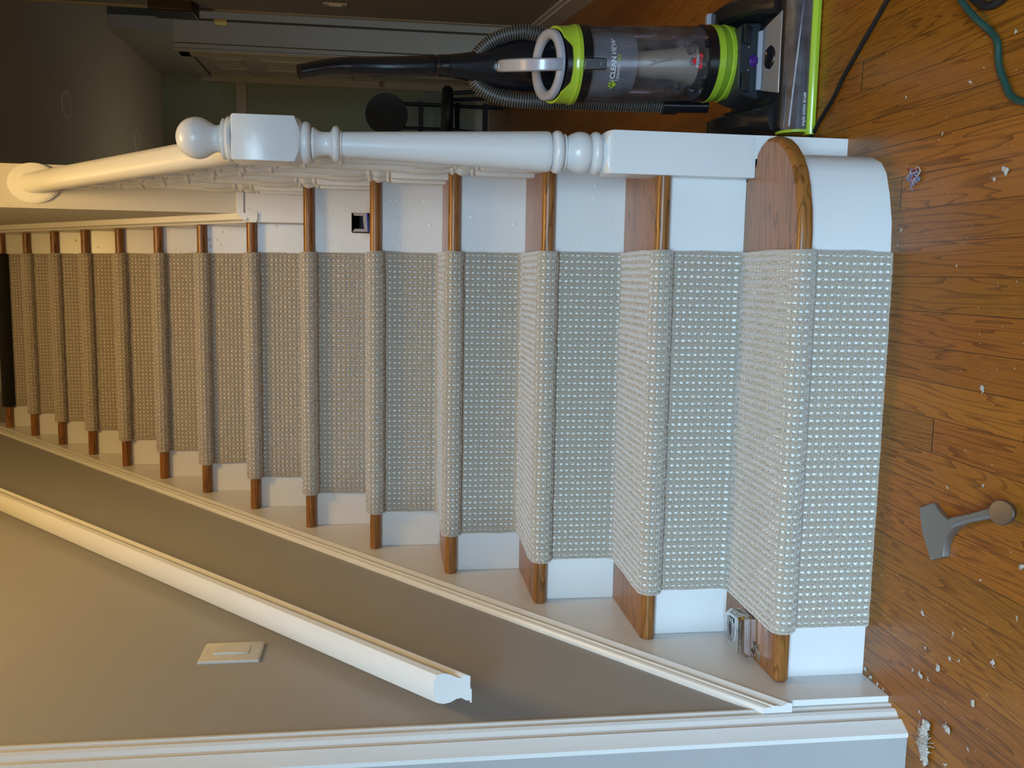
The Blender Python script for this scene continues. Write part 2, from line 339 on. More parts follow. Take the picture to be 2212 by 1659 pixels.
# window behind the photographer (the daylight source)
struct('window_1', G().box((-1.3, -3.28, .25), (-1.24, -3.2, 2.35)).box((.64, -3.28, .25), (.70, -3.2, 2.35)).box((-1.3, -3.28, .25), (.70, -3.2, .31)).box((-1.3, -3.28, 2.29), (.70, -3.2, 2.35)).box((-.20, -3.26, .3), (-.15, -3.22, 2.3)), 'white')
# corner moulding at the left wall's outer edge
cm = [(-.6752, -.0925), (-.671, -.094), (-.671, -.099), (-.6745, -.102), (-.6755, -.108), (-.673, -.112), (-.676, -.118), (-.682, -.124), (-.684, -.130), (-.682, -.134), (-.686, -.140), (-.692, -.150), (-.696, -.1575), (-.7035, -.1575), (-.7035, -.130)]
struct('trim_1', G().prism(cm, 0, 2.75), 'white_rail')
# left skirt board with its cap moulding
sk = G().prism([(-.092, 0), (2.95, 0), (2.95, 2.72), (-.092, .202)], -.675, XS, 'x')
struct('baseboard_left', sk, 'white', bevel=.001)
prof = [(0, 0), (.0175, 0), (.019, .006), (.016, .013), (.013, .020), (.015, .027), (.0145, .033), (.010, .037), (.013, .042), (.011, .049), (.006, .053), (0, .053)]
struct('trim_2', G().sweep(prof, (-.675, -.108, .188), (-.675, 2.95, .188+.8285*3.058), (1, 0, 0), (0, 0, 1)), 'white_rail', smooth=30)
# right inner skirt and moulding
struct('baseboard_inner', G().prism([(1.255, 6*h), (1.40, 6*h), (2.95, 6*h+1.3), (2.95, 2.77), (1.255, 1.285)], .209, .235, 'x'), 'white_old')
struct('trim_3', G().sweep([(0, 0), (-.008, 0), (-.012, .006), (-.012, .020), (-.005, .026), (-.010, .034), (-.008, .046), (0, .050)], (.235, 1.245, 1.262), (.235, 2.95, 1.262+.9*1.705), (2.2, 0, 0), (0, 0, 1)), 'white_rail', smooth=30)
struct('trim_4', G().box((.209, 1.252, 6*h), (.296, 1.27, 1.300)).box((.225, 1.248, 1.300), (.358, 1.27, 1.322)).box((.296, 1.262, 6*h), (.340, 1.27, 1.300)), 'white_old', bevel=.003)

# ------------------------------------------------------------------ staircase
st = thing('staircase', 'fourteen-step staircase with oak treads and white painted risers', 'staircase', (0, 0, 0))
SIDE_PANEL.build('side_panel', 'white', st)
def arc_tread(y0, y1, z1):                   # YZ section with a half-round front
    r = T/2; pts = [(y1, z1-T), (y1, z1)]
    for i in range(9):
        a = PI/2+PI*i/8; pts.append((y0+r+r*math.cos(a), z1-r+r*math.sin(a)))
    return pts
ends = {2: .335, 3: .335, 4: .335, 5: .335, 6: .335}
for k in range(1, 15):
    xr = ends.get(k, .2085)
    if k == 1:
        out = [(XS, .229), (XS, -ov), (.122, -ov), (.154, -.029), (.193, -.024), (.233, -.012), (.262, .001), (.288, .021), (.308, .045), (.322, .070), (.331, .100), (.331, .132), (.324, .155), (.309, .1775), (.29, .1785), (.26, .229)]
        g = G().prism(out, h-T, h)
        o = g.build('tread', 'oak', st, bevel=.0125, seg=5)
        ro = [(XS, .02), (XS, 0), (.122, 0), (.175, .003), (.224, .016), (.262, .031), (.283, .050), (.296, .080), (.303, .12), (.304, .1775), (.28, .1775), (.27, .10), (.22, .04)]
        G().prism(ro, 0, h-T).build('riser', 'white', st, smooth=30)
    else:
        y1 = k*d+.01 if k < 14 else 13*d+.02
        G().prism(arc_tread((k-1)*d-ov, y1 if k != 6 else 1.252, k*h), XS+.0005, xr if k < 7 else xr, 'x').build('tread', 'oak', st, smooth=30)
        m = 'white' if k < 3 else 'white_old'
        G().box((XS+.0005, (k-1)*d, (k-1)*h), (.3 if k <= 6 else .2085, (k-1)*d+.018, k*h-T)).build('riser', m, st)
# ------------------------------------------------------------------ carpet runner
def runner():
    P = [(-.010, 0.0)]
    R = T/2+.0105
    for k in range(1, 14):
        yr = (k-1)*d; zc = k*h-T/2; yc = yr-ov+T/2
        P.append((yr-.0095, zc-R-.004))
        a0 = -math.acos(min(1, (yr-.0095-yc)/R+.05))
        a0 = -math.radians(86)
        for i in range(13):
            a = a0-(2*PI-2*math.radians(86)-math.radians(0))*0
        for i in range(15):
            a = -math.radians(80)-i*(math.radians(190))/14
            P.append((yc+R*math.cos(a), zc+R*math.sin(a)))
        P.append((k*d-.020, k*h+.0098)); P.append((k*d-.0105, k*h+.016))
    P.append((13*d-.010, 14*h-T-.014))
    P = np.array(P)
    seg = np.hypot(*np.diff(P, axis=0).T); s = np.concatenate([[0], np.cumsum(seg)])
    step = .0021; t = np.arange(0, s[-1], step)
    Y = np.interp(t, s, P[:, 0]); Z = np.interp(t, s, P[:, 1])
    # smooth corners a touch
    for _ in range(2):
        Y[1:-1] = (Y[:-2]+2*Y[1:-1]+Y[2:])/4; Z[1:-1] = (Z[:-2]+2*Z[1:-1]+Z[2:])/4
    dy = np.gradient(Y); dz = np.gradient(Z); L = np.hypot(dy, dz); ny, nz = -dz/L, dy/L      # outward: toward -Y / +Z
    U = np.arange(0, RW+1e-6, .00175); nu = len(U); nt = len(t)
    jt = np.random.normal(0, .0004, (nt//6+2, nu//8+2))
    fu = np.abs(((U/.014) % 1)-.5)*.014; ft = np.abs(((t/.0128) % 1)-.5)*.0128
    ru = np.clip((fu-.0024)/.0014, 0, 1)[None, :]; rt_ = np.clip((ft-.0036)/.0010, 0, 1)[:, None]
    pit = 1-np.maximum(ru, rt_); pit[:, (U < .007) | (U > .679)] = 0
    H = -.0050*pit + np.random.normal(0, .0005, (nt, nu))
    low = np.random.normal(0, 1, (nt//12+2, nu//12+2))
    li = np.clip(np.arange(nt)/12, 0, nt//12); lj = np.clip(np.arange(nu)/12, 0, nu//12)
    a, b = li.astype(int), lj.astype(int); fa, fb = (li-a)[:, None], (lj-b)[None, :]
    lowf = (low[a][:, b]*(1-fa)*(1-fb)+low[a+1][:, b]*fa*(1-fb)+low[a][:, b+1]*(1-fa)*fb+low[a+1][:, b+1]*fa*fb)
    H += lowf*.0007
    X = XR-RW+U
    # sides: two more columns turned down to the backing
    wob = np.interp(np.arange(nt), np.arange(0, nt+40, 25)[:len(np.random.normal(0, 1, nt//25+2))], np.random.normal(0, .0012, nt//25+2))
    cols = []
    for e, (dx, dh) in enumerate([(.002, -.009), (-.0005, -.006), (.0, -.0015)]): cols.append((X[0]-.001+dx*0+wob, dh))
    A = [];
    for x, hh in cols[:2]: A.append(np.stack([x, Y+ny*hh, Z+nz*hh], 1))
    for j in range(nu):
        e = min(j, nu-1-j); hh = H[:, j]-(.0022 if e == 0 else .0006 if e == 1 else 0)
        A.append(np.stack([np.full(nt, X[j])+np.random.normal(0, .0003, nt), Y+ny*hh, Z+nz*hh], 1))
    for x, hh in cols[:2][::-1]: A.append(np.stack([x-X[0]+X[-1]+.002, Y+ny*hh, Z+nz*hh], 1))
    V = np.stack(A, 1); nc = V.shape[1]
    V = V.reshape(-1, 3).astype(np.float32)
    i, j = np.meshgrid(np.arange(nt-1), np.arange(nc-1), indexing='ij'); q = (i*nc+j).ravel()
    F = np.stack([q, q+1, q+nc+1, q+nc], 1).astype(np.int32)
    me = bpy.data.meshes.new('stair_runner'); me.vertices.add(len(V)); me.vertices.foreach_set('co', V.ravel())
    me.loops.add(F.size); me.loops.foreach_set('vertex_index', F.ravel()); me.polygons.add(len(F))
    me.polygons.foreach_set('loop_start', np.arange(0, F.size, 4, dtype=np.int32)); me.polygons.foreach_set('loop_total', np.full(len(F), 4, dtype=np.int32))
    me.polygons.foreach_set('use_smooth', np.ones(len(F), dtype=bool))
    uu = np.concatenate([[-.004, -.002], U, [RW+.002, RW+.004]]); UV = np.stack([np.tile(uu, (nt, 1)), np.tile(t[:, None], (1, nc))], 2).reshape(-1, 2).astype(np.float32)
    uvl = me.uv_layers.new(name='UVMap'); uvl.data.foreach_set('uv', UV[F.ravel()].ravel())
    me.update(); me.validate(); me.materials.append(M['carpet'])
    o = bpy.data.objects.new('stair_runner', me); COL.objects.link(o)
    tag(o, 'beige loop carpet runner with pale flecks down the middle of the stairs', 'carpet runner')
runner()
# dark layer wrapped over the landing edge
mt = G(); yc, zc = 13*d-ov+T/2, 14*h-T/2
pp = [(yc+(T/2+.012)*math.cos(a), zc+(T/2+.012)*math.sin(a)) for a in [-math.radians(80)-i*math.radians(190)/12 for i in range(13)]]+[(3.6, 14*h+.012)]
qq = [(yc+(T/2+.001)*math.cos(a), zc+(T/2+.001)*math.sin(a)) for a in [-math.radians(80)-i*math.radians(190)/12 for i in range(13)]]+[(3.6, 14*h+.001)]
mt.prism(pp+qq[::-1], XR-RW, XR, 'x')
tag(mt.build('landing_edge_layer', 'layer_black', smooth=40), 'black layer wrapped over the top landing edge above the runner', 'mat')

# ------------------------------------------------------------------ newel post
NX, NY = .3035, .2185
nw = thing('newel_post', 'large white turned newel post with a ball top at the bottom step', 'newel post', (NX, NY, 0))
HS = .0400
def sqrot(poly_rows, cx, cy, g):             # rows (z, half width, corner cut)
    rings = []
    for z, a, c in poly_rows:
        rings.append([(cx+x, cy+y, z) for x, y in [(a, -a+c), (a, a-c), (a-c, a), (-a+c, a), (-a, a-c), (-a, -a+c), (-a+c, -a), (a-c, -a)]])
    return g.loft(rings)
g = G().box((NX-HS, NY-HS, h-.002), (NX+HS, NY+HS, .20)) ; g = G()
g.box((.2995, NY-HS, 0), (NX+HS, NY+HS, h))
sqrot([(h, HS, .0005), (.462, HS, .0005), (.466, HS, .0018), (.470, HS-.0003, .005), (.474, HS-.001, .011), (.478, HS-.003, .019), (.482, HS-.006, .027)], NX, NY, g)
g.build('lower_block', 'white', nw, bevel=.0012)
def ring(r, z0, z1, n=7, base=None):
    rr = (z1-z0)/2; b = r-rr; return [(b+rr*math.cos(-PI/2+PI*i/(n-1)), (z0+z1)/2+rr*math.sin(-PI/2+PI*i/(n-1))) for i in range(n)]
prof = [(.030, .476), (.032, .480)] + ring(.0405, .4805, .503) + [(.033, .504), (.0365, .507), (.0385, .513), (.0395, .521), (.0385, .530), (.034, .540), (.0305, .546), (.0295, .549), (.034, .5505), (.034, .5535)] + ring(.0402, .5545, .577) + [(.032, .578), (.036, .580), (.0378, .584), (.0378, .590)]
for i in range(1, 9): prof.append((.0378-(.0378-.0228)*i/8, .590+(.9655-.590)*i/8))
prof += [(.0215, .9665), (.0245, .9675), (.0245, .970)] + ring(.0330, .9705, .986) + [(.0235, .987), (.0215, .990), (.0212, 1.000), (.0225, 1.008), (.0265, 1.014), (.029, 1.0175), (.029, 1.021), (.026, 1.022)] + ring(.0385, 1.0225, 1.0405) + [(.03, 1.042)]
G().lathe(prof, (NX, NY, 0), 48).build('turned_shaft', 'white', nw, smooth=35)
g = G(); sqrot([(1.038, .034, .028), (1.042, .0375, .018), (1.050, .0400, .0006), (1.156, .0400, .0006), (1.160, .0385, .004), (1.161, .03, .01)], NX+.002, NY, g)
g.build('upper_block', 'white', nw, bevel=.001)
fin = [(.033, 1.1605), (.0385, 1.1625), (.0405, 1.167), (.039, 1.171), (.0345, 1.173), (.0365, 1.1755), (.0362, 1.179), (.032, 1.181), (.0265, 1.182), (.0242, 1.186), (.0238, 1.190), (.0246, 1.194), (.0270, 1.198), (.0300, 1.203)]
for i in range(17):
    a = -math.radians(27)+math.radians(117)*i/16; fin.append((max(.0371*math.cos(a), .0003), 1.2245+.0371*math.sin(a)))
G().lathe(fin, (NX+.002, NY, 0), 48).build('ball_finial', 'white', nw, smooth=35)

# ------------------------------------------------------------------ balusters
ordn = {2: 'second', 3: 'third', 4: 'fourth', 5: 'fifth', 6: 'sixth'}
def railz(y): return 1.108+.77*(y-.26)
def baluster_geo(zb, zt, cx, cy):
    a = .0165; g = G(); L = zt-zb
    sqrot([(zb, a, .0005), (zb+.128, a, .0005), (zb+.132, a-.002, .006), (zb+.134, a-.004, .008)], cx, cy, g)
    p = [(.012, zb+.132), (.015, zb+.134)] + ring(.0168, zb+.1345, zb+.143) + [(.0105, zb+.1445), (.0125, zb+.148), (.0165, zb+.160), (.0165, zb+.166), (.012, zb+.175), (.010, zb+.178)] + ring(.0155, zb+.179, zb+.188) + [(.0105, zb+.190), (.0125, zb+.196), (.0158, zb+.21), (.0165, zb+.24)]
    z2 = zt-.235
    p += [(.0165, zb+.27), (.0125, (zb+z2)/2+.06), (.0095, z2-.005)] + ring(.0150, z2, z2+.009) + [(.0095, z2+.011), (.0100, z2+.02), (.0155, z2+.042), (.0158, z2+.050), (.0105, z2+.060)] + ring(.0155, z2+.062, z2+.072) + [(.0095, z2+.074), (.0115, z2+.085), (.0145, z2+.100), (.0100, z2+.112)] + ring(.0155, z2+.114, z2+.124) + [(.010, z2+.126), (.0145, z2+.138), (.0155, z2+.143)] + [(.012, z2+.145)]
    g.lathe(p, (cx, cy, 0), 20)
    sqrot([(z2+.143, a-.004, .008), (z2+.146, a-.002, .006), (z2+.150, a, .0005), (zt, a, .0005)], cx, cy, g)
    return g
for k in range(2, 7):
    for n_, (dy, pos) in enumerate(((.0, 'front'), (.109, 'back'))):
        cy = (k-1)*d+dy
        if cy < .31 or cy > 1.22: continue
        zt = railz(cy)-.034
        o = baluster_geo(k*h, zt, .3045, cy).build('baluster', 'white_rail', smooth=35, origin=(.3045, cy, k*h))
        tag(o, 'slim white turned baluster at the %s of the %s tread' % (pos, ordn[k]), 'baluster', 'balusters under the right handrail')
# right handrail
hr = thing('stair_handrail', 'white right-hand stair rail from the newel post up to an oval wall rosette', 'handrail', (.3045, 1.27, railz(1.27)))
rp = [(-.020, -.030), (.020, -.030), (.0215, -.018), (.024, -.012), (.028, 0), (.0285, .012), (.025, .024), (.015, .031), (0, .033), (-.015, .031), (-.025, .024), (-.0285, .012), (-.028, 0), (-.024, -.012), (-.0215, -.018)]
G().sweep([(a, b*1.25) for a, b in rp], (.3045, .255, railz(.255)), (.3045, 1.262, railz(1.262)), (1, 0, 0), (0, 0, 1)).build('rail', 'white_rail', hr, smooth=40)
g = G(); cz = railz(1.27)-.005
for (ax, az, y0, y1) in ((.056, .070, 1.258, 1.27), (.053, .067, 1.255, 1.258), (.048, .062, 1.253, 1.262)):
    g.loft([[(.3045+ax*math.cos(2*PI*i/48), y, cz+az*math.sin(2*PI*i/48)) for i in range(48)] for y in (y0, y1)])
g.build('rosette', 'white_rail', hr, smooth=40)

# ------------------------------------------------------------------ wall handrail
wr = thing('wall_handrail', 'white moulded wall handrail on the left wall with a bare cut lower end', 'handrail', (-.62, -.072, .776))
lp = [(-.022, -.031), (.020, -.031), (.0225, -.026), (.0205, -.021), (.017, -.017), (.019, -.008), (.0245, .003), (.027, .013), (.024, .025), (.014, .030), (0, .0315), (-.014, .030), (-.0245, .025), (-.027, .013), (-.0245, .002), (-.019, -.008), (-.0175, -.017), (-.0205, -.021), (-.023, -.026)]
G().sweep(lp, (-.62, -.072, .776), (-.62, 2.75, .776+.912*2.822), (1, 0, 0), (0, 0, 1)).build('rail', 'white_rail', wr, smooth=28)
G().box((-.646, -.0735, .7425), (-.622, -.066, .7455)).build('splinter', 'white_rail', wr)
for yb in (.27, .66, 1.6):
    zb = .776+.912*(yb+.072)-.031
    G().tube([(-.675, yb, zb-.05), (-.660, yb, zb-.050), (-.640, yb, zb-.042), (-.625, yb, zb-.025), (-.62, yb, zb)], .006, 10).lathe([(.024, 0), (.024, .004), (.012, .007), (.01, .012)], (-.675, yb, zb-.05), 24, Matrix.Rotation(PI/2, 3, 'Y')).build('bracket', 'brass', wr, smooth=40)
# light switch on the left wall
sw = thing('light_switch', 'ivory rocker light switch plate on the grey wall above the left handrail', 'light switch', (-.675, .231, 1.184))
G().sweep([(0, -.0575), (.004, -.0575), (.0065, -.053), (.0065, .053), (.004, .0575), (0, .0575)], (-.675, .1875, 1.184), (-.675, .2745, 1.184), (1, 0, 0), (0, 0, 1)).build('switch_plate', 'ivory', sw, bevel=.0015)
G().prism([(-.6685, 1.151), (-.6665, 1.151), (-.6625, 1.184), (-.6645, 1.217), (-.6685, 1.217)], .2145, .2475, 'y').build('rocker', 'ivory', sw, bevel=.001)
for zz in (1.136, 1.232):
    G().lathe([(.0028, 0), (.0028, .001), (.001, .0013)], (-.6686, .231, zz), 12, Matrix.Rotation(PI/2, 3, 'Y')).build('screw', 'ivory', sw)

# ------------------------------------------------------------------ open carton on the fifth tread
cb = thing('small_box', 'small open dark carton with pale flaps and a blue flap on the fifth tread', 'box', (.197, .93, 5*h))
x0, x1, y0, y1, z0, z1 = .1735, .2225, .897, .975, 5*h, 5*h+.0475
t_ = .0012
G().box((x0, y0, z0), (x1, y1, z0+t_)).box((x0, y0, z1-t_), (x1, y1, z1)).box((x0, y0, z0), (x0+t_, y1, z1)).box((x1-t_, y0, z0), (x1, y1, z1)).box((x0, y1-t_, z0), (x1, y1, z1)).build('carton', 'box_dark', cb)
G().add([(x1-.001, y0, z1-.003), (x1-.001, y0, z0+.006), (x1-.008, y0-.003, z0+.012), (x1-.008, y0-.003, z1-.008)], [(0, 1, 2, 3)]).build('side_flap', 'card', cb).modifiers.new('s', 'SOLIDIFY').thickness = .001
G().add([(x0+.001, y0, z1-.003), (x0+.001, y0, z0+.006), (x0+.008, y0-.003, z0+.012), (x0+.008, y0-.003, z1-.008)], [(0, 1, 2, 3)]).build('side_flap', 'card', cb).modifiers.new('s', 'SOLIDIFY').thickness = .001
G().prism([(x0+.002, z0+.006), (x1-.001, z0+.009), (x1-.003, z0+.016), (x1-.014, z0+.018), (x0+.010, z0+.015)], y0-.006, y0-.005, 'y').build('front_flap', 'card', cb)
G().prism([(x0+.001, z0+.002), (x1-.001, z0+.006), (x1-.001, z0+.0095), (x0+.002, z0+.0065)], y0-.007, y0-.0055, 'y').build('blue_flap', 'box_blue', cb)

# ------------------------------------------------------------------ tape measure on the first tread
tm = thing('tape_measure', 'chrome tape measure lying clip side up on the bottom tread', 'tape measure', (-.608, .092, h))
Rz = Matrix.Rotation(math.radians(5), 3, 'Z')
def tmx(p): q = Rz @ Vector((p[0], p[1]*1.18, 0)); return (q.x-.608, q.y+.100, p[2]*1.0+h)
outl = [(-.040, -.036), (.033, -.036), (.0385, -.031), (.0385, .010), (.034, .026), (.022, .036), (-.022, .037), (-.035, .030), (-.040, .018)]
def tml(z, s): return [(x*s, y*s, z) for x, y in outl]
G().loft([tml(0, .95), tml(.0015, .985), tml(.012, 1), tml(.0135, .965), tml(.0155, .965), tml(.017, 1), tml(.0255, 1), tml(.0285, .93), tml(.0325, .90), tml(.035, .84), tml(.0352, .80)]).apply(tmx).build('case', 'chrome', tm, smooth=30)
cg = G()
rows = [(-.008, .0375), (.0, .0385), (.016, .0392), (.026, .0380)]
cg.prism([(-.012, -.018), (-.006, -.024), (.006, -.024), (.012, -.018), (.012, .022), (-.012, .022)], .0365, .0378).apply(lambda p: (p[1]*1.0+.004, p[0], p[2])).apply(tmx).build('belt_clip', 'steel', tm, bevel=.0004)
G().prism([(-.012, -.002), (-.002, -.0055), (.010, -.004), (.016, .0005), (.008, .003), (-.003, .0008)], .0381, .0386).apply(lambda p: (p[0]+.002, p[1], p[2])).apply(tmx).build('clip_slot', 'blackm', tm)
G().lathe([(.021, .0352), (.021, .0360), (.0195, .0366), (.0185, .0362)], (.0, .0, 0), 32).apply(tmx).build('face_ring', 'grey', tm, smooth=30)
G().box((-.043, -.030, .004), (-.0395, -.010, .012)).apply(tmx).build('hook_tab', 'steel', tm)
# ------------------------------------------------------------------ carpet stair tool on the floor
tl = thing('stair_tool', 'steel carpet stair tool with a broad blade and round striking head on the floor', 'hand tool', (-.32, -.24, 0))
blade = [(-.300, -.157), (-.280, -.203), (-.287, -.2105), (-.2935, -.222), (-.2985, -.236), (-.2945, -.250), (-.288, -.262), (-.296, -.275), (-.302, -.265), (-.313, -.250), (-.326, -.2415), (-.339, -.239), (-.349, -.2405), (-.356, -.241), (-.375, -.203), (-.335, -.170)]
blade = [(-.303, -.148), (-.283, -.192), (-.2915, -.208), (-.297, -.224), (-.2985, -.240), (-.2935, -.259), (-.3025, -.262), (-.312, -.252), (-.325, -.240), (-.343, -.2325), (-.360, -.232), (-.378, -.194), (-.339, -.161)]
nb = []
g = G(); n = len(blade)
cxb, cyb = -.325, -.215
def bz(p): t = max(0, min(1, ((-p[1])-.157)/.12)); return .004+.010*t
g.loft([[(x, y, .0005) for x, y in blade], [(x, y, bz((x, y))) for x, y in blade], [(x+(cxb-x)*.03, y+(cyb-y)*.03, bz((x, y))+.0012) for x, y in blade]])
g.build('blade', 'steel', tl, smooth=25)
G().tube([(-.300, -.252, .010), (-.292, -.270, .0135), (-.279, -.300, .016), (-.265, -.332, .0165), (-.2545, -.355, .0135)], [.0098, .0080, .0070, .0072, .0095], 14).build('shank', 'steel', tl, smooth=40)
hd = Vector((.10, -.46, .88)).to_track_quat('Z', 'Y').to_matrix()
G().lathe([(.0100, -.026), (.0125, -.022), (.0165, -.010), (.0178, -.006), (.0178, -.0015), (.0165, 0), (.0005, .0003)], (-.2505, -.3735, .0235), 36, hd).build('striking_head', 'worn', tl, smooth=30)
# ------------------------------------------------------------------ cords on the floor
def spline(pts, n=12):
    P = [Vector(p) for p in pts]; out = []
    for i in range(len(P)-1):
        a, b, c, e = P[max(i-1, 0)], P[i], P[i+1], P[min(i+2, len(P)-1)]
        for j in range(n):
            t = j/n; out.append(.5*((2*b)+(c-a)*t+(2*a-5*b+4*c-e)*t*t+(3*b-a-3*c+e)*t**3))
    out.append(P[-1]); return out
tag(G().tube(spline([(.72, -.12, .0045), (.640, -.03, .0045), (.568, .059, .0045), (.508, .144, .0045), (.462, .208, .0045), (.432, .240, .0045), (.400, .290, .0045), (.362, .345, .0045), (.352, .42, .0045), (.37, .60, .0045), (.44, .70, .0045)]), .0042, 10).build('power_cord', 'cord_black', smooth=60), 'thin black power cord running out from under the vacuum foot', 'power cord')
tag(G().tube(spline([(.66, -.05, .0055), (.545, -.140, .012), (.503, -.178, .0190), (.465, -.213, .014), (.440, -.238, .0055), (.420, -.257, .0055), (.398, -.262, .0055), (.379, -.268, .0055), (.352, -.285, .0055), (.336, -.298, .0055), (.322, -.330, .0055), (.318, -.40, .0055)]), .005, 10).build('extension_cord', 'cord_green', smooth=60), 'dark green extension cord curving across the oak floor', 'extension cord')
tag(G().tube(spline([(.62, -.12, .0065), (.54, -.158, .0065), (.506, -.186, .0065), (.485, -.215, .0065), (.476, -.240, .0065), (.486, -.275, .0065), (.54, -.31, .0065)]), .0065, 10).build('air_hose', 'cord_black', smooth=60), 'thick black rubber hose touching the green cord at the frame edge', 'hose')
# ------------------------------------------------------------------ upright vacuum cleaner
VX, VY = .556, .505
vac = thing('vacuum_cleaner', 'black and lime green upright bagless vacuum cleaner standing beside the newel post', 'vacuum cleaner', (VX, .50, 0))
tl_ = math.radians(-4.0); piv = Vector((0, 0, .15))
RZ = Matrix.Rotation(math.radians(-11), 3, 'Z')
def body(p):                                  # the bin tips forward a little, leans left and is swivelled on its joint
    q = Vector(p)-piv; c, s = math.cos(tl_), math.sin(tl_)
    y = q.y*c+q.z*s; z = -q.y*s+q.z*c
    z += .15
    u = RZ @ Vector((q.x, y, 0))
    return Vector((VX+u.x-.055*z, VY+u.y, z))
def vp(name, g, mat, parent=vac, **k): return g.apply(body).build(name, mat, parent, **k)
def spine(p):
    u = RZ @ Vector((p[0], p[1]+.03, 0)); return Vector((VX+u.x-.050*p[2], .505+u.y, p[2]))
def vs_(name, g, mat, parent=vac, **k): return g.apply(spine).build(name, mat, parent, **k)
R_ = .0795
# clear bin with the separator and dirt inside
bin_ = vp('dust_bin', G().lathe([(R_-.001, .206), (R_, .212), (R_, .462), (R_-.001, .468)], (0, 0, 0), 64), 'clear', smooth=40)
vp('separator_cone', G().lathe([(.030, .470), (.066, .468), (.068, .40), (.064, .362), (.050, .357), (.03, .357)], (0, 0, 0), 48), 'frost', bin_, smooth=40)
vp('filter_core', G().lathe([(.026, .358), (.030, .30), (.033, .26), (.045, .215)], (0, 0, 0), 40), 'cream', bin_, smooth=40)
dg = G()
for i in range(26):
    a = random.uniform(0, 2*PI); r = random.uniform(.035, .066)
    dg.blob((r*math.cos(a), r*math.sin(a), .214+random.uniform(0, .028)), random.uniform(.007, .014), 1, .3, .8, i)
vp('dirt', dg, 'dust', bin_, smooth=60)['kind'] = 'stuff'
vp('lower_collar', G().lathe([(.073, .182), (.0825, .184), (.0825, .204), (.080, .207), (.073, .207)], (0, 0, 0), 64), 'black', smooth=30)
gr = vp('lower_green_band', G().lathe([(.070, .128), (.0785, .130), (.0815, .144), (.0822, .150), (.0796, .152), (.0796, .165), (.0828, .168), (.0832, .182), (.073, .184)], (0, 0, 0), 64), 'green', smooth=25)
vp('band_recess', G().lathe([(.079, .1515), (.0802, .1525), (.0802, .1650), (.079, .1655)], (0, 0, 0), 64), 'olive', gr, smooth=30)
for sx in (-1, 1):
    ang = -PI/2+sx*.52; c_, s_ = math.cos(ang), math.sin(ang)
    ht = vp('hinge_lug', G().tube([((R_+.002)*c_-.008*s_*-1, (R_+.002)*s_-.008*c_, .210), ((R_+.002)*c_+.008*s_*-1, (R_+.002)*s_+.008*c_, .210)], .006, 10), 'black', smooth=40)
    ang = -PI/2+sx*.66; vp('hinge_pin', G().tube([((R_+.002)*math.cos(ang-.04), (R_+.002)*math.sin(ang-.04), .210), ((R_+.002)*math.cos(ang+.04), (R_+.002)*math.sin(ang+.04), .210)], .0045, 10), 'chrome', ht, smooth=40)
vp('upper_collar', G().lathe([(.073, .464), (.0828, .466), (.0828, .486), (.073, .488)], (0, 0, 0), 64), 'black', smooth=30)
# slanted lid: the top of the canister is cut down towards the front
def slant(z): return lambda x, y: z
g = G(); n = 64
def lid_ring(r, zf, zb): return [(r*math.cos(2*PI*k/n), r*math.sin(2*PI*k/n), zf+(zb-zf)*(r*math.sin(2*PI*k/n)+r)/(2*r)) for k in range(n)]
def dip(k):      # front notch of the green ring
    a = (2*PI*k/n-1.5*PI+PI) % (2*PI)-PI; return -.012*max(0, min(1, (.75-abs(a))/.25))
top = lid_ring(.0795, .519, .548); top = [(x, y, z+dip(k)) for k, (x, y, z) in enumerate(top)]
topi = [(x*.93, y*.93, z) for x, y, z in top]
g.loft([lid_ring(.078, .484, .484), lid_ring(.0830, .486, .486), lid_ring(.0832, .494, .494), lid_ring(.0805, .499, .501), top, topi, lid_ring(.07, .49, .49)])
vp('upper_green_band', g, 'green', smooth=25)
g = G(); g.loft([lid_ring(.076, .490, .490), lid_ring(.0765, .518, .546), lid_ring(.070, .521, .548), lid_ring(.052, .521, .548), lid_ring(.050, .500, .52)])
vp('lid', g, 'black', smooth=30)
rg = [(lambda a: [(rr*math.cos(a), rr*math.sin(a), .523+(.552-.523)*(rr*math.sin(a)+.076)/(.152)+zz) for rr, zz in ((.0735, .0), (.0745, .006), (.0725, .0115), (.067, .0135), (.059, .0125), (.0535, .008), (.0525, .001), (.054, -.004))])(2*PI*k/n) for k in range(n)]
vp('lid_ring', G().loft(rg, closed=True), 'grey', smooth=50)
vp('latch', G().prism([(-.0125, .487), (.0125, .487), (.0115, .444), (.0095, .4395), (-.0095, .4395), (-.0115, .444)], -.093, -.078, 'y'), 'black', bevel=.002)
# carrying handle: an arch from the ring's front back to the tower
pts = spline([(0, -.070, .532), (0, -.073, .556), (0, -.060, .590), (0, -.030, .616), (0, .015, .634), (0, .052, .637), (0, .082, .630)], 8)
rings = []
for i, p in enumerate(pts):
    t = (pts[min(i+1, len(pts)-1)]-pts[max(i-1, 0)]).normalized(); nrm = Vector((0, -t.z, t.y)); wdt = .0125+.001*math.sin(i/len(pts)*PI)
    rings.append([p+Vector((a*wdt, 0, 0))+nrm*b*.0062 for a, b in ((-1, -.4), (-.85, -1), (.85, -1), (1, -.4), (1, .4), (.8, 1), (-.8, 1), (-1, .4))])
vp('carry_handle', G().loft(rings), 'grey', smooth=50, bevel=.0008)
vp('handle_socket', G().box((-.0145, .078, .606), (.0145, .105, .640)), 'black', bevel=.003)
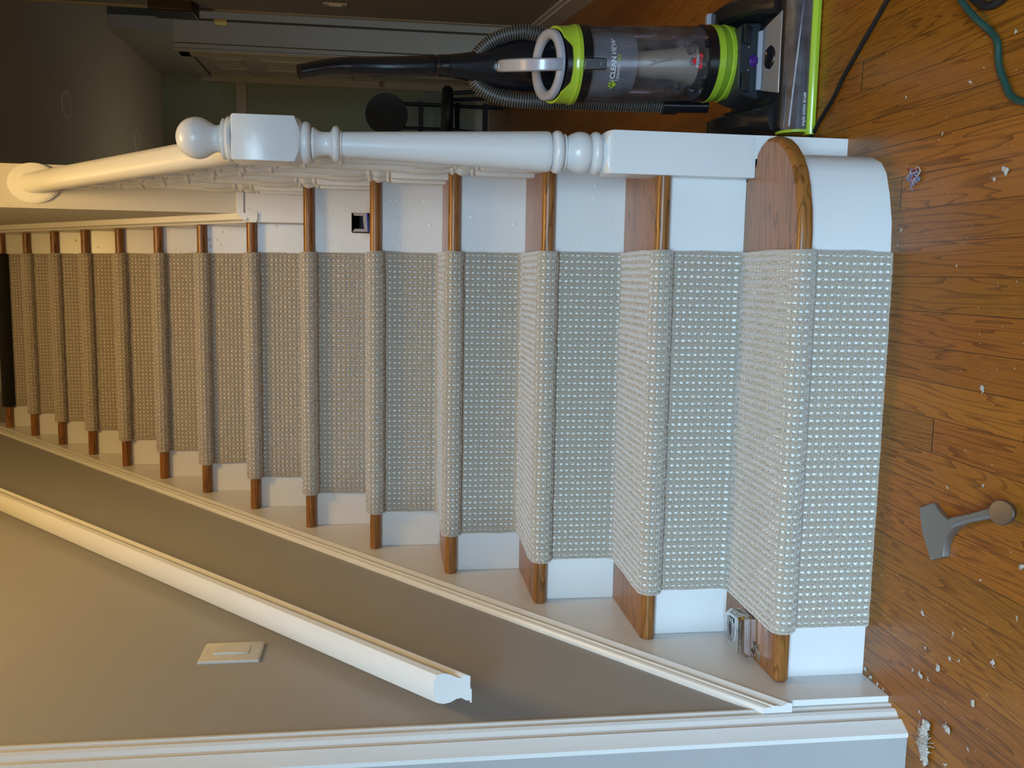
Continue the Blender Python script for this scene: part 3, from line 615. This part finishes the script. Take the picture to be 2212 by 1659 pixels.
# back tower, neck and grip
vs_('tower', G().ell([(.12, 0, .045, .055, .030), (.49, 0, .060, .056, .028), (.54, 0, .062, .060, .028), (.575, 0, .062, .060, .027), (.61, -.002, .060, .054, .027), (.65, -.004, .060, .044, .026), (.69, -.004, .060, .0345, .0245), (.72, -.003, .060, .029, .0235), (.75, -.002, .060, .0255, .022)], 36), 'black', smooth=60)
vs_('neck_collar', G().ell([(.745, -.001, .060, .0225, .0215), (.748, -.001, .060, .0245, .0235), (.772, -.001, .060, .0245, .0235), (.774, -.001, .060, .0225, .0215), (.780, -.001, .060, .0225, .0215), (.782, -.001, .060, .0245, .0235), (.80, -.001, .060, .0250, .0235), (.802, -.001, .060, .022, .0215)], 36), 'black', smooth=40)
hp = spline([(-.002, .060, .798), (-.003, .062, .86), (-.002, .064, .92), (-.001, .060, .97), (-.003, .045, 1.01), (-.008, .028, 1.045), (-.013, .015, 1.075)], 6)
vs_('grip', G().tube(hp, [.0235-.0075*min(1, max(0, (i-4)/30)) for i in range(len(hp))], 20), 'black', smooth=60)
# stretch hose looping round the tower, plus its end cuff
hpath = spline([(.030, .06, .45), (.060, .05, .53), (.070, .05, .585), (.058, .056, .640), (.028, .062, .680), (-.010, .064, .694), (-.046, .06, .678), (-.070, .05, .630), (-.078, .042, .575), (-.081, .036, .50), (-.084, .030, .42), (-.087, .026, .34), (-.090, .022, .245)], 10)
vs_('hose', G().tube(hpath, .0150, 18), 'hose', smooth=60)
Lh = [0]
for i in range(1, len(hpath)): Lh.append(Lh[-1]+(hpath[i]-hpath[i-1]).length)
g = G(); s_ = .004; i = 0
while s_ < Lh[-1]:
    while Lh[i+1] < s_: i += 1
    t = (s_-Lh[i])/(Lh[i+1]-Lh[i]); p = hpath[i].lerp(hpath[i+1], t); dr = (hpath[i+1]-hpath[i]).normalized()
    Rm = dr.to_track_quat('Z', 'Y').to_matrix()
    g.lathe([(.0146, -.0013), (.0172, -.0007), (.0172, .0007), (.0146, .0013)], p, 20, Rm); s_ += .0058
vs_('hose_coil', g, 'coil', smooth=40)
vs_('hose_cuff', G().tube([(-.0895, .023, .256), (-.0905, .021, .222)], .0205, 24).tube([(-.0904, .021, .224), (-.0920, .018, .150)], .0165, 24), 'black', smooth=40)
# the head: deck, shoulders, wheels, brush window
fx0, fx1 = .372, .700
def fv(name, g, mat, parent=vac, **k): return g.build(name, mat, parent, **k)
def low(p): return (p[0], p[1], p[2]*.80)
fv('deck', G().prism([(.352, .008), (.350, .070), (.362, .082), (.445, .100), (.50, .112), (.60, .10), (.64, .05), (.64, .012)], fx0+.012, fx1-.012, 'x').apply(low), 'black', bevel=.006)
for a, b in ((.382, .448), (.622, .690)):
    g = G(); rings = []
    for y, z, e in ((.375, .082, 0), (.40, .098, .003), (.45, .124, .004), (.50, .146, .005), (.56, .152, .006), (.61, .130, .008), (.645, .07, .010)):
        rings.append([(a+e, y, .02), (a, y, z*.6), (a+.006+e, y, z*.92), (a+.016+e, y, z), (b-.014-e, y, z), (b-.004-e, y, z*.92), (b, y, z*.6), (b, y, .02)])
    sh = fv('wheel_housing', g.loft(rings), 'black', smooth=35)
    xw = a-.006 if a < .5 else b-.006
    g = G().lathe([(.02, 0), (.042, .001), (.0455, .004), (.0455, .010), (.042, .013), (.02, .014)], (xw, .555, .047), 32, Matrix.Rotation(PI/2, 3, 'Y'))
    fv('wheel', g, 'black', smooth=40)
wy = [(.3265, .014), (.3225, .024), (.3235, .042), (.3300, .058), (.3420, .070), (.356, .078)]
g = G(); inn = [(y+.0015, z-.0008) for y, z in wy]
g.prism(wy+inn[::-1], fx0+.010, fx1-.008, 'x')
fv('brush_window', g.apply(low), 'clear', smooth=40)
tp = [(.3215, .010), (.3205, .026), (.322, .045), (.329, .060), (.341, .073), (.357, .081), (.372, .082), (.372, .004), (.3215, .004)]
for a, b in ((fx0+.005, fx0+.0105), (fx1-.0085, fx1-.003)): fv('window_side_trim', G().prism(tp, a, b, 'x').apply(low), 'green')
fv('front_bumper', G().prism([(.318, .002), (.3165, .010), (.3205, .017), (.3245, .021), (.345, .016), (.345, .002)], fx0, fx1, 'x'), 'green', bevel=.0015)
bw = fv('brush_roll', G().tube([(fx0+.014, .345, .038), (fx1-.014, .345, .038)], .014, 16), 'dark', smooth=50)
g = G()
for rr_ in range(3):
    pts = [(fx0+.018+i*(fx1-fx0-.036)/60, .345+.016*math.cos(rr_*2.1+i*.022), .038+.016*math.sin(rr_*2.1+i*.022)) for i in range(61)]
    g.tube(pts, .0022, 6)
fv('bristles', g, 'grey', bw, smooth=60)
fv('brush_chamber', G().box((fx0+.012, .351, .010), (fx1-.012, .3525, .066)).apply(low), 'dark')
# silver badge plate with the black oval opening and the purple release
fv('silver_plate', G().add([(.462, .363, .0855), (.630, .363, .0855), (.608, .430, .1000), (.478, .430, .1000), (.462, .363, .0815), (.630, .363, .0815), (.608, .430, .094), (.478, .430, .094)], [(0, 1, 2, 3), (7, 6, 5, 4), (0, 4, 5, 1), (1, 5, 6, 2), (2, 6, 7, 3), (3, 7, 4, 0)]).apply(low), 'silver', bevel=.002)
fv('plate_edge', G().add([(.480, .430, .0990), (.606, .430, .0990), (.604, .436, .109), (.482, .436, .109), (.480, .440, .0990), (.606, .440, .0990), (.604, .442, .109), (.482, .442, .109)], [(0, 1, 2, 3), (7, 6, 5, 4), (0, 4, 5, 1), (1, 5, 6, 2), (2, 6, 7, 3), (3, 7, 4, 0)]).apply(low), 'grey', bevel=.001)
sl = (.100-.0855)/.067
def onplate(x, y, dz): return (x, y, .0855+sl*(y-.363)+dz)
OV = [(-.020, 0), (-.016, .013), (-.009, .017), (.009, .017), (.016, .013), (.020, 0), (.014, -.010), (.006, -.014), (-.006, -.014), (-.014, -.010)]
OV = [(a*1.25, b*1.2) for a, b in OV]
g = G().loft([[onplate(.542+a, .397+b, -.002) for a, b in OV], [onplate(.542+a, .397+b, .0015) for a, b in OV], [onplate(.542+a*.9, .397+b*.9, .004) for a, b in OV], [onplate(.542+a*.8, .397+b*.8, .0042) for a, b in OV], [onplate(.542+a*.7, .397+b*.7, .0015) for a, b in OV]])
fv('oval_grip', g.apply(low), 'black', smooth=40)
fv('release_knob', G().ell([(.110, .543, .452, .016, .016), (.122, .543, .452, .018, .018), (.130, .543, .452, .017, .017), (.134, .543, .452, .012, .012)], 24).box((.537, .434, .108), (.549, .452, .121)).apply(low), 'purple', bevel=.001, smooth=40)
# swivel joint housing with speaker-like grilles
hs = fv('swivel_housing', G().loft([[(x, y, .078) for x, y in ((.462, .445), (.625, .445), (.630, .55), (.457, .55))], [(x, y, .106) for x, y in ((.466, .437), (.621, .437), (.626, .55), (.461, .55))], [(x, y, .130) for x, y in ((.472, .420), (.613, .420), (.618, .55), (.468, .55))], [(x, y, .137) for x, y in ((.480, .412), (.606, .412), (.61, .55), (.476, .55))]]), 'dark', bevel=.004)
for a, b in ((.474, .514), (.574, .613)):
    fv('grille', G().add([(a, .4335, .106), (b, .4335, .106), (b, .4165, .128), (a, .4165, .128)], [(0, 1, 2, 3)]), 'blackm', hs).modifiers.new('s', 'SOLIDIFY').thickness = .003
for xs_ in (.520, .568):
    fv('screw', G().blob((xs_, .4275, .112), .0022, 2, 0, 1, 1), 'chrome', hs, smooth=60)
fv('foot_pedal', G().prism([(.630, .130), (.668, .128), (.676, .140), (.672, .160), (.636, .160)], .565, .58, 'y'), 'grey', bevel=.003)
# print on the machine, laid on the curved plastic
def wrap(vs, cx, cz, r, off=.0008):
    out = []
    for v in vs:
        a = -PI/2+(cx+v.x)/r; out.append(body(((r+off+v.z)*math.cos(a), (r+off+v.z)*math.sin(a), cz+v.y)))
    return out
def decal(name, txt, size, cx, cz, r, mat, parent, shear=0, bold=0, space=1):
    vs, fs = text_mesh(txt, size, shear, bold, space); G().add(wrap(vs, cx, cz, r), fs).build(name, mat, parent)
decal('lettering', 'CLEAN', .0150, -.0075, 0.4195, R_, 'print_white', bin_, 0, .00025, .95)
decal('lettering', 'VIEW', .0150, .0335, 0.4195, R_, 'print_white', bin_, .3, -.0001, .95)
decal('lettering', 'SWIVEL', .0095, -.016, 0.4075, R_, 'print_white', bin_, .3)
decal('lettering', 'PET', .0095, .012, 0.4075, R_, 'print_green', bin_, .15)
def flat(name, polys, cx, cz, r, mat, parent):
    g = G()
    for p in polys:
        n = len(p); g.add(wrap([Vector((x, y, 0)) for x, y in p], cx, cz, r), [tuple(range(n))])
    o = g.build(name, mat, parent); o.modifiers.new('s', 'SOLIDIFY').thickness = .0004
def circ(x, y, a, b): return [(x+a*math.cos(2*PI*i/14), y+b*math.sin(2*PI*i/14)) for i in range(14)]
flat('paw_print', [circ(0, -.003, .0048, .0042), circ(-.0068, .0010, .0022, .0028), circ(-.0028, .0062, .0022, .0029), circ(.0032, .0062, .0022, .0029), circ(.0070, .0008, .0022, .0028)], -.0435, 0.4165, R_, 'print_green', bin_)
flat('print_bar', [[(-.0004, -.009), (.0004, -.009), (.0004, .010), (-.0004, .010)]], -.0335, 0.4155, R_, 'print_white', bin_)
flat('badge_plate', [[(-.014, -.010), (.014, -.010), (.014, .0185), (.006, .026), (-.006, .026), (-.014, .0185)]][:0] or [circ(0, 0, .0001, .0001)], 0, .23, R_, 'print_white', bin_)
flat('emblem', [[(-.0085, .0045), (.0085, .0045), (0, .0150)], [(-.0160, -.0035), (.0160, -.0035), (.0130, -.0105), (-.0130, -.0105)]], .0045, .232, R_, 'red', bin_)
decal('lettering', 'BISSELL', .0082, .0045, .2327, R_, 'print_white', bin_, 0, 0)
decal('lettering', 'swivel', .0110, .006, .1405, .0812, 'print_black', gr, 0, .0002, 1.35)
decal('lettering', 'lock', .0035, .000, .452, .0935, 'print_white', vac)
vs, fs = text_mesh('triple action brush', .0092, 0, .0001)
G().add([Vector((.423+v.x, .3222-(v.z)-.0006, .0275+v.y)) for v in vs], fs).build('lettering', 'print_white', vac)

# ------------------------------------------------------------------ carpet scraps and lint on the floor
PTS = [(0.426,-0.290,0.0040),(0.377,-0.193,0.0040),(0.386,-0.018,0.0030),(0.308,-0.132,0.0030),(0.300,-0.122,0.0020),(0.233,-0.295,0.0080),(0.223,-0.269,0.0040),(0.160,-0.031,0.0040),(0.410,-0.237,0.0020),(0.435,-0.221,0.0020),(0.391,-0.224,0.0020),(0.376,-0.250,0.0010),(0.438,0.251,0.0020),(0.135,-0.023,0.0030),(0.097,-0.196,0.0030),(0.139,-0.217,0.0020),(0.087,-0.319,0.0010),(0.074,-0.336,0.0020),(-0.085,-0.281,0.0060),(-0.049,-0.346,0.0020),(-0.252,-0.215,0.0030),(-0.229,-0.299,0.0030),(-0.271,-0.223,0.0010),(-0.324,-0.396,0.0050),(-0.372,-0.311,0.0030),(-0.436,-0.236,0.0020),(-0.261,-0.293,0.0020),(-0.476,-0.175,0.0050),(-0.479,-0.183,0.0020),(-0.399,-0.395,0.0030),(-0.477,-0.258,0.0040),(-0.459,-0.285,0.0020),(-0.530,-0.189,0.0030),(-0.520,-0.254,0.0040),(-0.515,-0.276,0.0030),(-0.482,-0.353,0.0060),(-0.547,-0.227,0.0080),(-0.583,-0.159,0.0040),(-0.580,-0.184,0.0070),(-0.579,-0.203,0.0040),(-0.563,-0.318,0.0070),(-0.644,-0.187,0.0040),(-0.629,-0.260,0.0100),(-0.682,-0.212,0.0230),(-0.637,-0.314,0.0040),(-0.692,-0.263,0.0040),(-0.646,-0.012,0.0050),(-0.654,-0.030,0.0060),(-0.655,-0.056,0.0045),(-0.656,-0.074,0.0030)]
def lump(name, x, y, r, mat, seed, hairs=6):
    rnd = random.Random(seed); g = G()
    nb = 2 if r < .004 else 4 if r < .012 else 34
    an = rnd.uniform(0, PI) if r < .012 else .15
    k_ = .7 if r < .012 else 1.25
    for i in range(nb):
        t = rnd.uniform(-k_, k_); g.blob((x+r*t*math.cos(an)+rnd.uniform(-.3, .3)*r, y+r*t*math.sin(an)+rnd.uniform(-.3, .3)*r, r*.28*(1 if r < .012 else .55)), r*(.42 if r < .012 else rnd.uniform(.14, .34)), 1 if r < .004 else 2, .45, .55, seed*31+i)
    for i in range(hairs):
        a = rnd.uniform(0, 2*PI); q = rnd.uniform(0, .6)*r; px, py = x+q*math.cos(a*3), y+q*math.sin(a*3); L = r*rnd.uniform(.5, 1.1)
        g.tube([(px, py, r*.3), (px+L*.5*math.cos(a), py+L*.5*math.sin(a), r*.5), (px+L*math.cos(a+.6), py+L*math.sin(a+.6), .001)], .0004, 5)
    lo = min(v.z for v in g.v); g.apply(lambda p: (p[0], p[1], p[2]-lo+.0002))
    return g.build(name, mat, smooth=70, origin=(x, y, 0))
for i, (x, y, r) in enumerate(PTS):
    o = lump('carpet_scrap', x, y, r*.95, 'fluff', i+3, 0 if r < .003 else 5 if r < .012 else 26)
    if x < -.6 and y > -.1: zone = 'against the foot of the left skirt board'
    elif x < -.45: zone = 'on the floor beside the left wall corner'
    elif x < -.2: zone = 'on the floor around the steel stair tool'
    elif x < .2: zone = 'on the floor in front of the carpeted bottom riser'
    elif x > .42 and y > .1: zone = 'on the floor under the front of the vacuum cleaner'
    else: zone = 'on the floor near the green cord'
    if r > .02: lab = 'largest pale clump of carpet fluff beside the left wall corner'
    elif r >= .0095: lab = 'thick pale tuft of carpet fluff just beside the largest clump'
    elif r >= .006: lab = 'medium pale tuft of carpet fluff '+zone
    elif r >= .004: lab = 'small pale tuft of carpet fluff '+zone
    elif r >= .003: lab = 'short pale carpet fibre '+zone
    else: lab = 'tiny pale carpet crumb '+zone
    tag(o, lab, 'carpet scrap', 'carpet scraps on the oak floor')
lint = thing('lint_clump', 'tangled blue, red and cream lint clump in front of the rounded bottom step', 'lint', (.249, -.062, 0))
def yarn(name, mat, n, seed, cx, cy, R):
    rnd = random.Random(seed); g = G()
    for i in range(n):
        a = rnd.uniform(0, 2*PI); p = Vector((cx+rnd.uniform(-R, R)*.6, cy+rnd.uniform(-R, R)*.8, .002)); pts = [p.copy()]
        for j in range(6):
            a += rnd.uniform(-1.2, 1.2); p = p+Vector((math.cos(a), math.sin(a), 0))*.003; p.z = .0015+rnd.uniform(0, .005); pts.append(p.copy())
        g.tube(pts, .0009, 6)
    return g.build(name, mat, lint, smooth=70)
yarn('blue_lint', 'blue_yarn', 22, 1, .243, -.062, .010); yarn('red_lint', 'red_yarn', 7, 2, .252, -.059, .005); yarn('cream_lint', 'fluff', 9, 3, .250, -.064, .011)
g = G(); rnd = random.Random(9)
for i in range(230):
    x, y = rnd.uniform(-.68, .62), rnd.uniform(-.42, .20)
    if x < .33 and y > -.02: y = rnd.uniform(-.4, -.03)
    r = rnd.uniform(.0003, .0009); g.add([(x-r, y-r, .0002), (x+r*1.3, y-r*.6, .0002), (x+r*.4, y+r, .0002), (x, y, .0002+r)], [(0, 1, 3), (1, 2, 3), (2, 0, 3), (0, 2, 1)])
tag(g.build('carpet_dust', 'fluff'), 'fine pale carpet dust sprinkled over the oak floor', 'dust', kind='stuff')
G_ = G(); 
for i, (x, y) in enumerate(((-.640, .045), (-.648, .038), (-.632, .052))):
    G_.tube([(x, y, h+.001), (x+.008, y+.004*(i-1), h+.004), (x+.015, y-.006*(i-1), h+.001)], .0012, 6)
tag(G_.build('lint_scrap', 'coil', smooth=60), 'small grey lint scrap beside the tape measure on the bottom tread', 'lint')

# ------------------------------------------------------------------ dim hall behind
struct('door_1', G().box((1.630, 5.27, 0), (1.780, 5.30, 2.36)), 'hall_trim')
hg = thing('door_hinge', 'brass door hinge on the pale jamb at the far end of the hall', 'hinge', (1.780, 5.268, 2.045))
G().box((1.755, 5.2665, 2.00), (1.786, 5.2695, 2.085)).build('leaf_plate', 'brass', hg, bevel=.003)
G().tube([(1.788, 5.264, 1.998), (1.788, 5.264, 2.088)], .006, 12).build('knuckle', 'brass', hg, smooth=50)
struct('trim_5', G().box((1.590, 5.25, 0), (1.616, 5.30, 2.36)).box((1.575, 5.24, 0), (1.585, 5.30, 2.36)), 'hall_trim')
struct('trim_6', G().box((1.790, 5.24, 0), (1.850, 5.30, 2.45)), 'hall_trim')
struct('trim_7', G().prism([(1.412, 3.585), (1.426, 3.585), (1.434, 3.60), (1.408, 3.60)], .125, 2.8), 'hall_trim')
# six panel door lying in the side wall plane
d2 = struct('door_2', G().box((1.712, 5.99, .01), (1.75, 6.74, 2.38)), 'hall_trim')
for (ya, yb) in ((6.08, 6.32), (6.42, 6.66)):
    for (za, zb) in ((2.02, 2.26), (1.18, 1.88), (.22, 1.04)):
        p = G()
        o_ = [(ya, za), (yb, za), (yb, zb), (ya, zb)]; i_ = [(ya+.035, za+.035), (yb-.035, za+.035), (yb-.035, zb-.035), (ya+.035, zb-.035)]
        p.loft([[(1.712, y, z) for y, z in o_], [(1.699, y+(.012 if y < (ya+yb)/2 else -.012), z+(.012 if z < (za+zb)/2 else -.012)) for y, z in o_], [(1.711, y, z) for y, z in i_], [(1.704, y, z) for y, z in i_]])
        p.build('door_panel', 'hall_trim', d2)
G().lathe([(.026, 0), (.026, .006), (.010, .010), (.009, .045)], (1.712, 6.68, .955), 20, Matrix.Rotation(-PI/2, 3, 'Y')).tube([(1.668, 6.68, .955), (1.664, 6.63, .957), (1.664, 6.57, .957)], .008, 10).build('door_handle', 'brass', d2, smooth=40)
G().box((1.704, 5.955, 2.015), (1.712, 5.995, 2.09)).build('hinge', 'brass', d2)
struct('trim_8', G().box((1.660, 6.74, 0), (1.712, 6.80, 2.46)).box((1.690, 5.90, 0), (1.705, 5.985, 2.46)).box((1.690, 5.90, 2.385), (1.705, 6.80, 2.46)), 'hall_trim')
struct('trim_9', G().box((.36, 6.775, 2.10), (1.66, 6.80, 2.185)), 'hall_trim')
struct('baseboard_far', G().box((.36, 6.785, 0), (1.66, 6.80, .12)), 'hall_trim')
tag(G().box((1.335, 3.33, 1.845), (1.415, 3.50, 2.06)).build('wall_chime', 'brown', bevel=.008), 'dark brown box mounted high on the hall wall', 'wall box')
sp_ = thing('wall_switch', 'small dim switch plate on the right hall wall at the frame edge', 'light switch', (1.366, 3.16, 1.14))
def wallx(y): return 1.26+(y-2.42)*.16/1.18
G().prism([(wallx(3.12)-.006, 3.12), (wallx(3.20)-.006, 3.20), (wallx(3.20), 3.20), (wallx(3.12), 3.12)], 1.083, 1.198).build('switch_plate', 'ivory', sp_, bevel=.001)
G().prism([(wallx(3.145)-.011, 3.145), (wallx(3.175)-.011, 3.175), (wallx(3.175)-.005, 3.175), (wallx(3.145)-.005, 3.145)], 1.11, 1.17).build('rocker', 'ivory', sp_)
for i, (x, y) in enumerate(((1.04, 4.385), (1.05, 5.94))):
    dl = thing('recessed_light', ('nearer' if i == 0 else 'farther')+' unlit recessed light in the dark hall ceiling', 'ceiling light', (x, y, 2.8), 'recessed lights in the hall ceiling')
    G().lathe([(.060, 2.799), (.062, 2.794), (.085, 2.793), (.088, 2.7995)], (x, y, 0), 36).build('trim_ring', 'white_rail', dl, smooth=40)
    G().lathe([(.001, 2.7975), (.060, 2.7965)], (x, y, 0), 36).build('lens', 'ivory', dl, smooth=40)
# black chair far back in the hall
ch = thing('black_chair', 'black round-backed chair far back in the dark hall behind the newel post', 'chair', (1.25, 5.6, 0))
G().prism([(1.25+.15*math.cos(a), .90+.16*math.sin(a)) for a in [i*2*PI/28 for i in range(28)]], 5.58, 5.63, 'y').apply(lambda p: (p[0], p[1]-.25*(p[0]-1.25)**2*8, p[2])).build('backrest', 'blackm', ch, smooth=40)
G().lathe([(.19, .42), (.205, .44), (.205, .47), (.19, .49)], (1.24, 5.42, 0), 28).build('seat', 'blackm', ch, smooth=40)
for sx, sy in ((-1, -1), (1, -1), (-1, 1), (1, 1)):
    G().tube([(1.24+sx*.13, 5.42+sy*.13, .43), (1.24+sx*.17, 5.42+sy*.17, .0)], .014, 10).build('leg', 'blackm', ch, smooth=40)
for sx in (-.09, .09): G().tube([(1.25+sx, 5.60, .45), (1.25+sx, 5.605, .80)], .012, 10).build('back_post', 'blackm', ch, smooth=40)
ra = thing('black_rack', 'tall thin black metal rack beside the far hall door', 'rack', (1.375, 5.7, 0))
for xx in (1.36, 1.10):
    G().tube([(xx, 5.74, 0), (xx, 5.74, .98)], .014, 10).build('post', 'blackm', ra, smooth=40)
for zz in (.12, .34, .62, .90): G().box((1.08, 5.70, zz), (1.38, 5.78, zz+.035)).build('shelf', 'blackm', ra)
